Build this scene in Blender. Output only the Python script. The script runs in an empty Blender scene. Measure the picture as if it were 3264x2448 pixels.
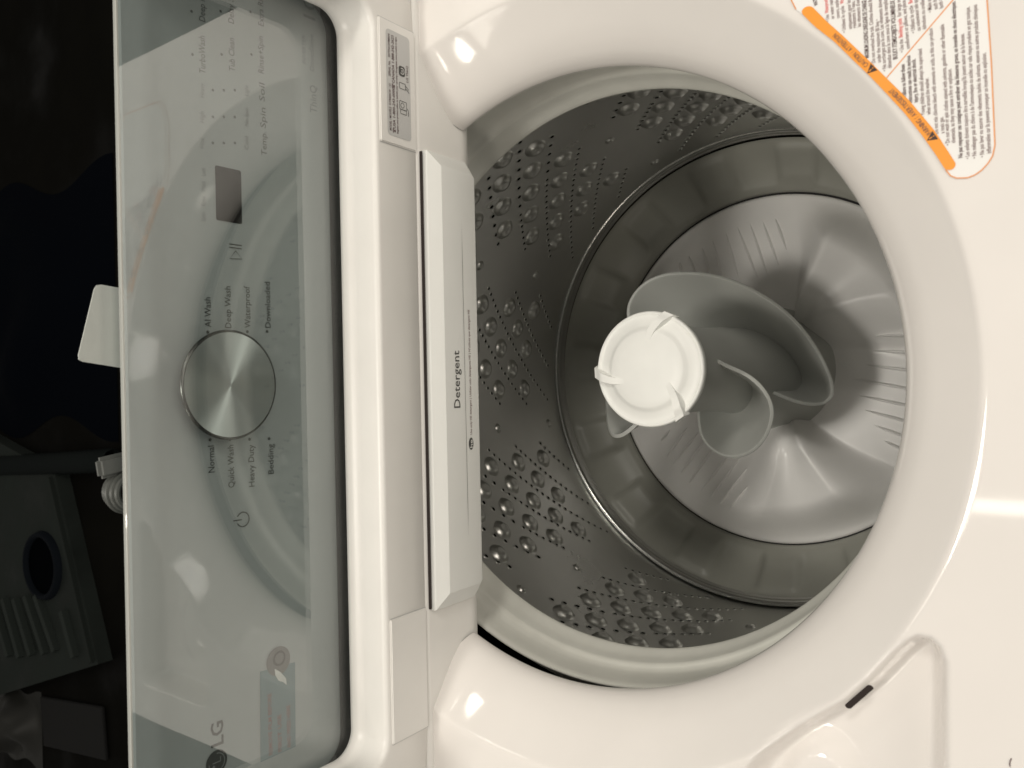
import bpy, bmesh, math, random
from math import sin, cos, radians, degrees, pi, atan2, hypot, sqrt
from mathutils import Vector, Matrix
random.seed(4)
SC = bpy.context.scene
COL = SC.collection

# ------------------------------------------------------------------ camera
TH, RO = 0.9686, -0.0209
cr, sr = cos(RO), sin(RO)
dv = Vector((0, cos(TH), -sin(TH)))
r0 = Vector((0, -sin(TH), -cos(TH)))
u0 = Vector((1, 0, 0))
rv = cr * r0 + sr * u0
uv = -sr * r0 + cr * u0
cam_d = bpy.data.cameras.new("camera")
cam = bpy.data.objects.new("camera", cam_d)
COL.objects.link(cam)
M = Matrix.Identity(4)
for i in range(3):
    M[i][0], M[i][1], M[i][2] = rv[i], uv[i], -dv[i]
M[0][3], M[1][3], M[2][3] = -0.0029, -0.3077, 0.5256
cam.matrix_world = M
cam_d.sensor_width = 36
cam_d.lens = 29.69
cam_d.clip_start = 0.02
cam_d.clip_end = 60
cam_d.dof.use_dof = True
cam_d.dof.focus_distance = .72
cam_d.dof.aperture_fstop = 16
SC.camera = cam

# ------------------------------------------------------------------ world and lamps
W = bpy.data.worlds.new("World")
SC.world = W
W.use_nodes = True
bg = W.node_tree.nodes['Background']
bg.inputs[0].default_value = (1.0, 0.95, 0.87, 1)
bg.inputs[1].default_value = 0.21
SC.view_settings.view_transform = 'Standard'
SC.view_settings.look = 'None'
SC.view_settings.exposure = 0.05
SC.view_settings.gamma = 1.0


def area(name, loc, target, sx, sy, power, col, spread=180):
    l = bpy.data.lights.new(name, 'AREA')
    l.shape = 'RECTANGLE'
    l.size, l.size_y = sx, sy
    l.energy = power
    l.color = col
    l.spread = radians(spread)
    o = bpy.data.objects.new(name, l)
    COL.objects.link(o)
    o.location = loc
    d = Vector(target) - Vector(loc)
    o.rotation_euler = d.to_track_quat('-Z', 'Y').to_euler()
    return o


WARM = (1.0, 0.915, 0.80)
COOL = (1.0, 0.95, 0.86)
area("tube_lamp", (-0.33, 0.25, 1.95), (-0.33, 0.2500001, 0), 0.032, 1.7, 2.4, WARM)
area("ceiling_lamp", (1.10, -0.55, 1.80), (0, 0, -.1), 0.30, 0.30, 12, COOL)
area("ceiling_lamp.001", (-1.5, -0.60, 1.85), (0, 0, 0), 0.30, 0.30, 4.5, WARM)
area("front_fill", (1.0, -2.5, 1.30), (0, 0, 0), 2.4, 1.6, 31, WARM)  # added soft fill from the front for the upright faces, no real fitting
area("overhead_fill", (-.22, .30, 2.05), (-.05, .0, -.4), 0.26, 0.26, 14.5, COOL)  # extra light added overhead to brighten the pulsator down in the tub
# small square fittings on either side, a little behind the machine
area("side_lamp", (-1.68, .79, 1.80), (0, 0, 0), .09, .09, 2.2, WARM)
area("side_lamp.001", (1.72, .75, 1.80), (0, 0, 0), .09, .09, 2.2, WARM)
area("side_lamp.002", (-1.58, .50, 1.80), (0, 0, 0), .06, .06, .6, WARM)
area("side_lamp.003", (1.60, .50, 1.80), (0, 0, 0), .06, .06, .6, WARM)

# ------------------------------------------------------------------ materials
def mat(name, col, rough=0.5, metal=0.0, coat=0.0, coat_ior=1.5, spec=0.5, var=0.0, vscale=30,
        bump=0.0, bscale=300, aniso=0.0, sss=0.0, coat_rough=0.03):
    m = bpy.data.materials.new(name)
    m.use_nodes = True
    nt = m.node_tree
    b = nt.nodes['Principled BSDF']
    b.inputs['Base Color'].default_value = (*col, 1)
    b.inputs['Roughness'].default_value = rough
    b.inputs['Metallic'].default_value = metal
    b.inputs['Coat Weight'].default_value = coat
    b.inputs['Coat IOR'].default_value = coat_ior
    b.inputs['Coat Roughness'].default_value = coat_rough
    b.inputs['Specular IOR Level'].default_value = spec
    tc = nt.nodes.new('ShaderNodeTexCoord')
    if var > 0:
        n = nt.nodes.new('ShaderNodeTexNoise')
        n.inputs['Scale'].default_value = vscale
        n.inputs['Detail'].default_value = 6
        nt.links.new(tc.outputs['Object'], n.inputs['Vector'])
        r = nt.nodes.new('ShaderNodeMapRange')
        r.inputs['From Min'].default_value = .3
        r.inputs['From Max'].default_value = .7
        r.inputs['To Min'].default_value = 1 - var
        r.inputs['To Max'].default_value = 1 + var
        nt.links.new(n.outputs['Fac'], r.inputs['Value'])
        mx = nt.nodes.new('ShaderNodeVectorMath')
        mx.operation = 'SCALE'
        mx.inputs[0].default_value = col
        nt.links.new(r.outputs[0], mx.inputs['Scale'])
        nt.links.new(mx.outputs[0], b.inputs['Base Color'])
        rr = nt.nodes.new('ShaderNodeMapRange')
        rr.inputs['From Min'].default_value = .3
        rr.inputs['From Max'].default_value = .7
        rr.inputs['To Min'].default_value = max(.01, rough * (1 - var * 1.5))
        rr.inputs['To Max'].default_value = rough * (1 + var * 1.5)
        nt.links.new(n.outputs['Fac'], rr.inputs['Value'])
        nt.links.new(rr.outputs[0], b.inputs['Roughness'])
    if bump > 0:
        n2 = nt.nodes.new('ShaderNodeTexNoise')
        n2.inputs['Scale'].default_value = bscale
        n2.inputs['Detail'].default_value = 3
        nt.links.new(tc.outputs['Object'], n2.inputs['Vector'])
        bp = nt.nodes.new('ShaderNodeBump')
        bp.inputs['Strength'].default_value = bump
        bp.inputs['Distance'].default_value = 0.001
        nt.links.new(n2.outputs['Fac'], bp.inputs['Height'])
        nt.links.new(bp.outputs[0], b.inputs['Normal'])
    return m


WHITE = mat("white_enamel", (.80, .768, .738), .05, spec=.38, var=.02, vscale=14)
HOUSE = mat("white_plastic", (.78, .765, .735), .34, spec=.4, var=.02, vscale=25, bump=.05, bscale=700)
DRAWER = mat("drawer_plastic", (.76, .765, .74), .42, spec=.35, var=.015, bump=.05, bscale=900)
CONSOLE = mat("console_silver", (.300, .333, .332), .5, spec=.3, var=.05, vscale=9)
CONPRINT = mat("console_print", (.050, .056, .054), .55, spec=.3)
CONPALE = mat("console_pale_print", (.175, .195, .192), .55, spec=.3)
CONMID = mat("console_mid_print", (.105, .117, .114), .55, spec=.3)
DISPLAY = mat("display_black", (.008, .008, .008), .5, spec=.3)
BLACK = mat("black_gap", (.006, .005, .005), .7)
DARKRED = mat("dark_gap", (.02, .012, .01), .7)
RING = mat("grey_ring_plastic", (.64, .64, .59), .33, spec=.5, var=.04, vscale=40)
STEEL = mat("tub_steel", (.64, .64, .62), .30, metal=1.0, var=.06, vscale=12)
HOLE = mat("hole_dark", (.004, .004, .004), .8)
CHROME = mat("rim_bead_steel", (.42, .42, .40), .24, metal=1.0)
BASIN = mat("basin_grey_plastic", (.31, .31, .275), .44, spec=.5, var=.06, vscale=18)
PULS = mat("pulsator_plastic", (.84, .83, .815), .30, spec=.55, var=.03, vscale=20)
AGIT = mat("agitator_plastic", (.49, .50, .475), .42, spec=.4, var=.02, vscale=25)
CAPM = mat("cap_plastic", (.90, .905, .875), .40, spec=.4, var=.02, vscale=40)
ORANGE = mat("orange_print", (.90, .33, .03), .45)
LABELW = mat("label_white", (.84, .83, .81), .40)
INK = mat("label_ink", (.13, .085, .085), .6)
INKSOFT = mat("label_ink_soft", (.24, .17, .17), .6)
REDINK = mat("red_ink", (.75, .10, .09), .6)
SILVERLABEL = mat("silver_label", (.53, .53, .52), .4)
GREYINK = mat("grey_ink", (.07, .07, .065), .6)
TEAL = mat("teal_film", (.095, .165, .175), .45, spec=.3, var=.05)
PINKINK = mat("faded_red_ink", (.17, .075, .072), .6, spec=.3)
PAPER = mat("paper", (.52, .54, .51), .7, var=.03, vscale=60)
CLEAR = mat("console_rim_plastic", (.42, .43, .40), .15, coat=1, coat_ior=1.7)


def knob_mat():
    m = mat("knob_brushed", (.56, .61, .60), .5, metal=1.0)
    nt = m.node_tree
    b = nt.nodes['Principled BSDF']
    b.inputs['Anisotropic'].default_value = .95
    t = nt.nodes.new('ShaderNodeTangent')
    t.direction_type = 'RADIAL'
    t.axis = 'Z'
    nt.links.new(t.outputs[0], b.inputs['Tangent'])
    return m


KNOB = knob_mat()
KNOBRIM = mat("knob_rim", (.10, .105, .10), .25, metal=1.0)

# ------------------------------------------------------------------ mesh helpers
ROOT = Vector((0, 0.0, -0.98))


def link(name, me, m=None, parent=None, smooth=True, mats=None):
    if mats:
        for x in mats:
            me.materials.append(x)
    elif m:
        me.materials.append(m)
    if smooth:
        for p in me.polygons:
            p.use_smooth = True
    o = bpy.data.objects.new(name, me)
    COL.objects.link(o)
    if parent:
        o.parent = parent
        o.matrix_parent_inverse = WINV.get(parent.name, Matrix.Identity(4))
    return o


WINV = {}


def empty(name, loc):
    o = bpy.data.objects.new(name, None)
    COL.objects.link(o)
    o.location = loc
    o.empty_display_size = .05
    WINV[name] = Matrix.Translation(loc).inverted()
    return o


def tag(o, label, cat, group=None, kind=None):
    o['label'] = label
    o['category'] = cat
    if group:
        o['group'] = group
    if kind:
        o['kind'] = kind


def me_from(verts, faces):
    me = bpy.data.meshes.new("m")
    me.from_pydata(verts, [], faces)
    me.update()
    return me


def fix_normals(me):
    bm = bmesh.new()
    bm.from_mesh(me)
    bmesh.ops.remove_doubles(bm, verts=bm.verts, dist=1e-6)
    bmesh.ops.recalc_face_normals(bm, faces=bm.faces)
    bm.to_mesh(me)
    bm.free()
    return me


def lathe(profile, cx=0, cy=0, seg=160, a0=0, a1=360, fn=None):
    """profile of (r,z); azimuth phi measured from the front (-Y) toward +X."""
    full = abs(a1 - a0) >= 359.9
    n = seg if full else seg + 1
    V, F = [], []
    for (r, z) in profile:
        for k in range(n):
            ph = radians(a0 + (a1 - a0) * k / seg)
            rr, zz = (r, z) if fn is None else fn(r, z, ph)
            V.append((cx + rr * sin(ph), cy - rr * cos(ph), zz))
    for i in range(len(profile) - 1):
        for k in range(seg):
            k2 = (k + 1) % n
            F.append((i * n + k, i * n + k2, (i + 1) * n + k2, (i + 1) * n + k))
    return me_from(V, F)


def autosmooth(o, ang=35):
    me = o.data
    bm = bmesh.new()
    bm.from_mesh(me)
    for e in bm.edges:
        if len(e.link_faces) == 2 and e.calc_face_angle(0) > radians(ang):
            e.smooth = False
    bm.to_mesh(me)
    bm.free()


def box_bm(bm, c, s, bevel=0, seg=2, mtx=None):
    g = bmesh.ops.create_cube(bm, size=1)
    vs = g['verts']
    for v in vs:
        v.co = Vector((v.co.x * s[0], v.co.y * s[1], v.co.z * s[2]))
    if bevel:
        es = list({e for v in vs for e in v.link_edges})
        r = bmesh.ops.bevel(bm, geom=es, offset=bevel, segments=seg, affect='EDGES')
        vs = list({v for f in r['faces'] for v in f.verts} | {v for v in vs if v.is_valid})
    for v in vs:
        v.co = (mtx @ v.co) if mtx else v.co
        v.co += Vector(c)


def bm_obj(name, bm, m, parent=None, smooth=True, ang=35):
    bmesh.ops.recalc_face_normals(bm, faces=bm.faces)
    me = bpy.data.meshes.new(name)
    bm.to_mesh(me)
    bm.free()
    o = link(name, me, m, parent, smooth)
    if smooth:
        autosmooth(o, ang)
    return o


# text ------------------------------------------------------------------
def text_mesh(s, bold=0.0):
    c = bpy.data.curves.new("t", 'FONT')
    c.body = s
    c.size = 1.0
    c.resolution_u = 2
    c.offset = bold
    o = bpy.data.objects.new("t", c)
    me = bpy.data.meshes.new_from_object(o)
    bpy.data.objects.remove(o)
    bpy.data.curves.remove(c)
    return me


CAPH = 0.73          # capital height of the default font at size 1


def put_text(bm, s, origin, ux, uy, cap, width=None, align='L', bold=0.0, maxw=None):
    """adds lettering with its baseline start at origin; ux reading direction, uy up."""
    me = text_mesh(s, bold)
    if not me.vertices:
        return
    xs = [v.co.x for v in me.vertices]
    x0, x1 = min(xs), max(xs)
    k = cap / CAPH
    kx = k if width is None else width / (x1 - x0)
    off = {'L': -x0, 'R': -x1, 'C': -(x0 + x1) / 2}[align]
    origin, ux, uy = Vector(origin), Vector(ux).normalized(), Vector(uy).normalized()
    n0 = len(bm.verts)
    vs = [bm.verts.new(origin + ux * ((v.co.x + off) * kx) + uy * (v.co.y * k)) for v in me.vertices]
    for p in me.polygons:
        try:
            bm.faces.new([vs[i] for i in p.vertices])
        except ValueError:
            pass
    bpy.data.meshes.remove(me)


def flat_obj(name, bm, m, parent):
    me = bpy.data.meshes.new(name)
    bm.to_mesh(me)
    bm.free()
    return link(name, me, m, parent, smooth=False)


def disc_bm(bm, c, r, ux, uy, seg=24, r_in=None, a0=0, a1=360):
    c, ux, uy = Vector(c), Vector(ux).normalized(), Vector(uy).normalized()
    full = abs(a1 - a0) > 359
    n = seg if full else seg + 1
    P = [(cos(radians(a0 + (a1 - a0) * k / seg)), sin(radians(a0 + (a1 - a0) * k / seg))) for k in range(n)]
    out = [bm.verts.new(c + ux * (r * x) + uy * (r * y)) for x, y in P]
    if r_in is None:
        bm.faces.new(out)
    else:
        inn = [bm.verts.new(c + ux * (r_in * x) + uy * (r_in * y)) for x, y in P]
        for k in range(seg):
            k2 = (k + 1) % n
            bm.faces.new((out[k], out[k2], inn[k2], inn[k]))


def poly_bm(bm, pts):
    bm.faces.new([bm.verts.new(p) for p in pts])


def stroke_bm(bm, pts, w, nrm, closed=False):
    """flat line of width w through pts on a surface of normal nrm"""
    nrm = Vector(nrm)
    P = [Vector(p) for p in pts]
    n = len(P)
    L, R_ = [], []
    for i in range(n):
        a = P[i - 1] if (i > 0 or closed) else P[i]
        b = P[(i + 1) % n] if (i < n - 1 or closed) else P[i]
        t = (b - a).normalized()
        s = nrm.cross(t).normalized() * (w / 2)
        L.append(bm.verts.new(P[i] + s))
        R_.append(bm.verts.new(P[i] - s))
    for i in range(n if closed else n - 1):
        j = (i + 1) % n
        bm.faces.new((L[i], R_[i], R_[j], L[j]))


def smooth01(x):
    x = min(1, max(0, x))
    return x * x * (3 - 2 * x)


# ================================================================== WASHER
washer = empty("washing_machine", ROOT)
tag(washer, "white top loading washing machine with its round tub open and silver control panel behind", "washing machine")

ZD = 0.0452                      # height of the flat deck above the tub opening's lip
WALLY = 0.0995
# ------------------------------------------------------------------ top cover
prof = [(.2420, -.0150), (.2330, -.0140), (.2270, -.0115), (.2225, -.0075), (.2202, -.0040), (.2198, -.001), (.2206, .0035), (.2228, .0085),
        (.2260, .0132), (.2300, .0180), (.2350, .0230), (.2400, .0272), (.2450, .0312), (.2500, .0352), (.2545, .0388),
        (.2575, .0412), (.2600, .0432), (.2612, .0441), (.2622, .0447), (.2632, .0450), (.2645, .0451), (.266, .0452)]
TRAY = [(-.2700, -.1180), (-.2500, -.1260), (-.2289, -.1380), (-.2221, -.1425), (-.2163, -.1480), (-.2004, -.1648), (-.1797, -.1917),
        (-.1663, -.2041), (-.1500, -.2170), (-.1420, -.2245), (-.1385, -.2300), (-.1389, -.2365),
        (-.1430, -.2408), (-.1509, -.2433), (-.2045, -.2423), (-.3000, -.2410), (-.3060, -.2370), (-.3080, -.2300), (-.3080, -.1300), (-.3050, -.1220), (-.2980, -.1180)]


def sdf_poly(x, y, P):
    d = 1e9
    inside = False
    n = len(P)
    for i in range(n):
        x1, y1 = P[i]
        x2, y2 = P[(i + 1) % n]
        ex, ey = x2 - x1, y2 - y1
        t = max(0, min(1, ((x - x1) * ex + (y - y1) * ey) / (ex * ex + ey * ey)))
        d = min(d, hypot(x - x1 - ex * t, y - y1 - ey * t))
        if (y1 > y) != (y2 > y) and x < (x2 - x1) * (y - y1) / (y2 - y1) + x1:
            inside = not inside
    return d if inside else -d


def tray_z(x, y):
    if x > -.125 or y > -.105 or y < -.26:
        return 0
    d = sdf_poly(x, y, TRAY)
    if d <= -.002:
        return 0
    z = -.024 * smooth01((d + .0015) / .0115)
    if d > .004:
        # raised rounded cup in the tray floor
        q = hypot((x + .243) / .040, (y + .176) / .027)
        z += .0065 * smooth01((1.05 - q) / .55) * smooth01((d - .004) / .008)
    return z


def deck_mesh():
    phis = []
    p = -180.0
    while p < 180 - 1e-6:
        phis.append(p)
        p += .35 if -78 < p < -24 else 1.0
    V, F = [], []
    rows = []
    NO = 120
    for ph in phis:
        a = radians(ph)
        sx, sy = sin(a), -cos(a)
        if sy * .2198 > WALLY - .0012:
            rows.append(None)
            continue
        rm = 1e9
        if sx > 1e-6: rm = min(rm, .343 / sx)
        if sx < -1e-6: rm = min(rm, -.343 / sx)
        if sy < -1e-6: rm = min(rm, -.40 / sy)
        if sy > 1e-6: rm = min(rm, (WALLY + .002) / sy)
        col = []

        def add(r, z):
            r = min(r, rm)
            x, y = sx * r, sy * r
            # cove where the cover meets the upright back wall
            if y > .078 and z > -.0005:
                t = (y - .078) / .0225
                z += .0008 * t * t * smooth01((abs(x) - .195) / .03)
            z += tray_z(x, y) if z > .03 else 0
            col.append(len(V))
            V.append((x, y, z))
        prev = (min(rm, prof[0][0]), prof[0][1])
        for (r, z) in prof:
            if r > rm:
                # interpolate height at the wall
                pr, pz = prev
                if pr < rm and r > pr:
                    z = pz + (z - pz) * (rm - pr) / (r - pr)
                    prev = (rm, z)
                else:
                    z = prev[1]
                add(rm, z)
            else:
                add(r, z)
                prev = (r, z)
        for k in range(1, NO + 1):
            t = k / NO
            t = t * .45 if False else (t ** 1.5)
            r = prof[-1][0] + (rm - prof[-1][0]) * t if rm > prof[-1][0] else rm
            add(r, prev[1])
        rows.append(col)
    n = len(phis)
    for i in range(n):
        a, b = rows[i], rows[(i + 1) % n]
        if a is None or b is None:
            continue
        for k in range(len(a) - 1):
            F.append((a[k], b[k], b[k + 1], a[k + 1]))
    me = me_from(V, F)
    bm = bmesh.new()
    bm.from_mesh(me)
    bmesh.ops.remove_doubles(bm, verts=bm.verts, dist=2e-5)
    bmesh.ops.dissolve_degenerate(bm, dist=1e-5, edges=bm.edges)
    bmesh.ops.recalc_face_normals(bm, faces=bm.faces)
    up = sum(f.normal.z for f in bm.faces)
    if up < 0:
        bmesh.ops.reverse_faces(bm, faces=bm.faces)
    bm.to_mesh(me)
    bm.free()
    return me


deck = link("top_cover", deck_mesh(), WHITE, washer)

# upright wall of the cover at the straight back of the opening, rolled under at its foot
def wall_strip():
    pr = [(.1030, .0530), (.0996, .0520), (.0990, .0470), (.0988, .030), (.0986, .010), (.0980, .002), (.0976, -.0015), (.0980, -.006),
          (.1010, -.013), (.1060, -.019)]
    V, F = [], []
    xs = [-.3425 + .685 * i / 60 for i in range(61)]
    for x in xs:
        for y, z in pr:
            # ends die into the rounded bowl
            V.append((x, y, z))
    n = len(pr)
    for i in range(60):
        for k in range(n - 1):
            F.append((i * n + k, (i + 1) * n + k, (i + 1) * n + k + 1, i * n + k + 1))
    return me_from(V, F)


back_wall = link("tub_back_wall", fix_normals(wall_strip()), HOUSE, washer)

# slot in the dispenser tray's curved side
bm = bmesh.new()
A, B = Vector((-.1705, -.2037, .0372)), Vector((-.1830, -.1922, .0372))
d = (B - A).normalized()
nn = Vector((-d.y, d.x, 0))
if nn.dot(Vector((-.25, -.24, 0)) - A) < 0:
    nn = -nn
upv = (Vector((0, 0, 1)) * .55 - nn * .83).normalized()
c0 = (A + B) / 2 + nn * .0008
half = (B - A).length / 2
face_n = d.cross(upv)
if face_n.z < 0:
    face_n = -face_n
pts = []
for k in range(9):
    a = -pi / 2 + pi * k / 8
    pts.append(c0 + d * (half + .0014 * cos(a)) + upv * (.0021 * sin(a)) + face_n * .0022)
for k in range(9):
    a = pi / 2 + pi * k / 8
    pts.append(c0 + d * (-half + .0014 * cos(a)) + upv * (.0021 * sin(a)) + face_n * .0022)
poly_bm(bm, pts)
flat_obj("tray_slot", bm, DARKRED, washer)

# small round gate mark moulded in the deck
bm = bmesh.new()
disc_bm(bm, (-.1955, -.2768, ZD + .0003), .0062, (1, 0, 0), (0, 1, 0), 32, .0058, 60, 250)
flat_obj("moulding_mark", bm, SILVERLABEL, washer)
bm = bmesh.new()
disc_bm(bm, (-.1955, -.2768, ZD + .0004), .0063, (1, 0, 0), (0, 1, 0), 8, .0057, 60, 100)

# cabinet below the deck
flat_obj("moulding_tick", bm, INK, washer)
bm = bmesh.new()
P = [(-.343, -.40), (.343, -.40), (.343, .30), (-.343, .30)]
for i in range(4):
    (x1, y1), (x2, y2) = P[i], P[(i + 1) % 4]
    poly_bm(bm, [(x1, y1, ZD - .001), (x2, y2, ZD - .001), (x2, y2, -.95), (x1, y1, -.95)])
poly_bm(bm, [(x, y, -.95) for x, y in P])
bm_obj("cabinet", bm, WHITE, washer, smooth=False)

# ------------------------------------------------------------------ hinge housing round the control panel
ZH = .0508                    # lower edge of the housing
HX = .2640                    # half width of the panel recess at its mouth
ZR = .0945                    # height of the recess floor at its mouth


def outline(hw, z0, rad, ztop, n=10):
    """U-shaped path up the right side, along the floor and up the left side (x,z)"""
    pts = [(hw, ztop), (hw, z0 + rad)]
    for k in range(1, n + 1):
        a = radians(90 * k / n)
        pts.append((hw - rad + rad * cos(a), z0 + rad - rad * sin(a)))
    pts = pts + [(x * -1, z) for x, z in reversed(pts)]
    return pts


def recess_mesh():
    # rings from the mouth on the front face to the inner slot
    rings = []
    def ring(y, hw, z0, rad):
        rings.append([(x, y + max(0, z - .1) * .035, z) for x, z in outline(hw, z0, rad, .275)])
    ring(.0995, HX + .004, ZR - .0042, .020)
    ring(.0998, HX + .0022, ZR - .0022, .0185)
    ring(.1010, HX + .0008, ZR - .0006, .0175)
    ring(.1035, HX, ZR, .017)
    ring(.1200, HX + .0010, ZR - .0010, .0175)
    ring(.1255, HX + .0014, ZR - .0014, .018)
    ring(.1270, HX + .0006, ZR - .0003, .0172)
    ring(.1330, HX + .0004, ZR - .0001, .0170)
    ring(.1360, HX + .0012, ZR - .0009, .0175)
    ring(.1372, HX + .0030, ZR - .0030, .019)
    ring(.1375, HX + .012, ZR - .0150, .026)
    V, F = [], []
    n = len(rings[0])
    for r in rings:
        V += r
    for i in range(len(rings) - 1):
        for k in range(n - 1):
            F.append((i * n + k, i * n + k + 1, (i + 1) * n + k + 1, (i + 1) * n + k))
    # front face: fan the mouth out to the housing's outer edge
    base = len(V)
    mouth = rings[0]
    for (x, y, z) in mouth:
        # project each mouth point out to the bottom/side edge of the housing
        if abs(x) > HX + .003 and z > .115:
            V.append((math.copysign(.343, x), y, z))
        elif abs(x) > HX - .012:
            V.append((math.copysign(.343, x) if z > .1 else x * 1.09, y, z if z > .1 else ZH + .004))
        else:
            V.append((x, y, ZH + .0012))
    # finer: just build the face from quads mouth->edge
    for k in range(n - 1):
        F.append((k + 1, k, base + k, base + k + 1))
    # rolled lower edge
    b2 = len(V)
    for i in range(n):
        x, y, z = V[base + i]
        V.append((x, y + .0012, z - .0012))
    b3 = len(V)
    for i in range(n):
        x, y, z = V[base + i]
        V.append((x, y + .006, z - .0014))
    for k in range(n - 1):
        F.append((base + k + 1, base + k, b2 + k, b2 + k + 1))
        F.append((b2 + k + 1, b2 + k, b3 + k, b3 + k + 1))
    return fix_normals(me_from(V, F))


def housing_face():
    """flat front of the housing with the recess cut out of it, as a grid of quads"""
    return None


housing = link("hinge_housing", recess_mesh(), HOUSE, washer)
autosmooth(housing, 50)

# inset cover plates at both ends of the housing
def plate(x0, x1, z0, z1):
    bm = bmesh.new()
    box_bm(bm, ((x0 + x1) / 2, .0992, (z0 + z1) / 2), (x1 - x0, .0020, z1 - z0), .0007, 2)
    return bm_obj("cover_plate", bm, HOUSE, washer, ang=50)


plate(.1690, .2562, ZH + .0016, .0898)
plate(-.2530, -.1660, ZH + .0016, .0900)
for x0, x1 in ((.1690, .2562), (-.2530, -.1660)):
    zt = .0899
    g = .0007
    for xa, xb in ((x0 - g, x0), (x1, x1 + g)):
        bm = bmesh.new()
        poly_bm(bm, [(xa, .09925, ZH + .001), (xb, .09925, ZH + .001), (xb, .09925, zt), (xa, .09925, zt)])
        flat_obj("plate_joint", bm, SILVERLABEL, washer)
# housing body behind
bm = bmesh.new()
box_bm(bm, (0, .225, .035), (.686, .10, .075))
bm_obj("housing_body", bm, BLACK, washer, smooth=False)

# ------------------------------------------------------------------ control panel
TT = radians(2.0)
CU = Vector((1, 0, 0))
CV = Vector((0, sin(TT), cos(TT)))
CN = Vector((0, -cos(TT), sin(TT)))
CO = Vector((0, .1395, .0900))


PS = 1.039                        # size of the printed layout
CB = CO - CN * .018 - CV * .0164  # printed face, set back behind its clear cover


def cg(u, v, h=0.0):
    """point on the clear cover"""
    return CO + CU * u + CV * v + CN * h


def cp(u, v, h=0.0):
    """point on the printed face of the panel"""
    return CB + CU * (u * PS) + CV * (v * PS) + CN * h


def console():
    out = outline(.2700, .0085, .020, .1628, 8)      # (u,v)
    # rounded top edge profile, then back
    V, F = [], []
    loops = []
    def loop(ins, h, top):
        pts = []
        for (u, v) in out:
            k = (1 - ins / .271)
            pts.append((u * k, v + (ins if v < .03 else 0)))
        pts[0] = (pts[0][0], top)
        pts[-1] = (pts[-1][0], top)
        return [cp(u, v, h) for u, v in pts]
    loops.append(loop(0, -.020, .1400))
    loops.append(loop(0, -.0060, .1638))
    loops.append(loop(.0002, -.0030, .1658))
    loops.append(loop(.0008, -.0010, .1650))
    loops.append(loop(.0020, 0, .1628))
    n = len(out)
    for l in loops:
        V += [tuple(p) for p in l]
    for i in range(len(loops) - 1):
        for k in range(n - 1):
            F.append((i * n + k, i * n + k + 1, (i + 1) * n + k + 1, (i + 1) * n + k))
        F.append((i * n + n - 1, i * n, (i + 1) * n, (i + 1) * n + n - 1))
    F.append(tuple((len(loops) - 1) * n + k for k in range(n)))
    F.append(tuple(k for k in reversed(range(n))))
    return fix_normals(me_from(V, F))


panel = link("control_panel", console(), CONSOLE, washer)
autosmooth(panel, 30)
for p_ in panel.data.polygons:
    if len(p_.vertices) > 6:
        p_.use_smooth = False
# clear cover in front of the panel
def glass():
    m = bpy.data.materials.new("clear_cover")
    m.use_nodes = True
    nt = m.node_tree
    for n in list(nt.nodes):
        nt.nodes.remove(n)
    o = nt.nodes.new('ShaderNodeOutputMaterial')
    t = nt.nodes.new('ShaderNodeBsdfTransparent')
    t.inputs[0].default_value = (.95, .962, .958, 1)
    g = nt.nodes.new('ShaderNodeBsdfGlossy')
    g.inputs['Roughness'].default_value = .022
    g.inputs['Color'].default_value = (1, 1, 1, 1)
    f = nt.nodes.new('ShaderNodeFresnel')
    ge = nt.nodes.new('ShaderNodeNewGeometry')
    mr = nt.nodes.new('ShaderNodeMapRange')      # the same index for both sides of each thin face
    mr.inputs['To Min'].default_value = 1.82
    mr.inputs['To Max'].default_value = 1 / 1.82
    nt.links.new(ge.outputs['Backfacing'], mr.inputs['Value'])
    nt.links.new(mr.outputs[0], f.inputs[0])
    tc = nt.nodes.new('ShaderNodeTexCoord')
    nz = nt.nodes.new('ShaderNodeTexNoise')
    nz.inputs['Scale'].default_value = 5
    bp = nt.nodes.new('ShaderNodeBump')
    bp.inputs['Strength'].default_value = .04
    bp.inputs['Distance'].default_value = .01
    nt.links.new(tc.outputs['Object'], nz.inputs['Vector'])
    nt.links.new(nz.outputs['Fac'], bp.inputs['Height'])
    nt.links.new(bp.outputs[0], g.inputs['Normal'])
    mx = nt.nodes.new('ShaderNodeMixShader')
    nt.links.new(f.outputs[0], mx.inputs[0])
    nt.links.new(t.outputs[0], mx.inputs[1])
    nt.links.new(g.outputs[0], mx.inputs[2])
    nt.links.new(mx.outputs[0], o.inputs[0])
    return m


GLASS = glass()
GW, GB, GT = .2735, -.012, .1645
bm = bmesh.new()
ft = [bm.verts.new(cg(*q)) for q in ((-GW, GB, 0), (GW, GB, 0), (GW, GT, 0), (-GW, GT, 0))]
bk = [bm.verts.new(cg(*q)) for q in ((-GW, GB, -.003), (GW, GB, -.003), (GW, GT, -.003), (-GW, GT, -.003))]
bm.faces.new(ft)
bm.faces.new(list(reversed(bk)))
for i in range(4):
    bm.faces.new((ft[(i + 1) % 4], ft[i], bk[i], bk[(i + 1) % 4]))
cover = bm_obj("clear_cover", bm, GLASS, washer, smooth=False)
bm = bmesh.new()
rim_pts = [(GT + .0001, .0002), (GT + .0010, .0002), (GT + .0013, -.0006), (GT + .0011, -.0032), (GT - .0010, -.0036)]
for (v0, h0), (v1, h1) in zip(rim_pts, rim_pts[1:]):
    poly_bm(bm, [cg(-GW, v0, h0), cg(GW, v0, h0), cg(GW, v1, h1), cg(-GW, v1, h1)])
bmesh.ops.remove_doubles(bm, verts=bm.verts, dist=1e-6)
bm_obj("cover_edge", bm, CLEAR, cover, smooth=False)

H1 = .0003
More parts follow.
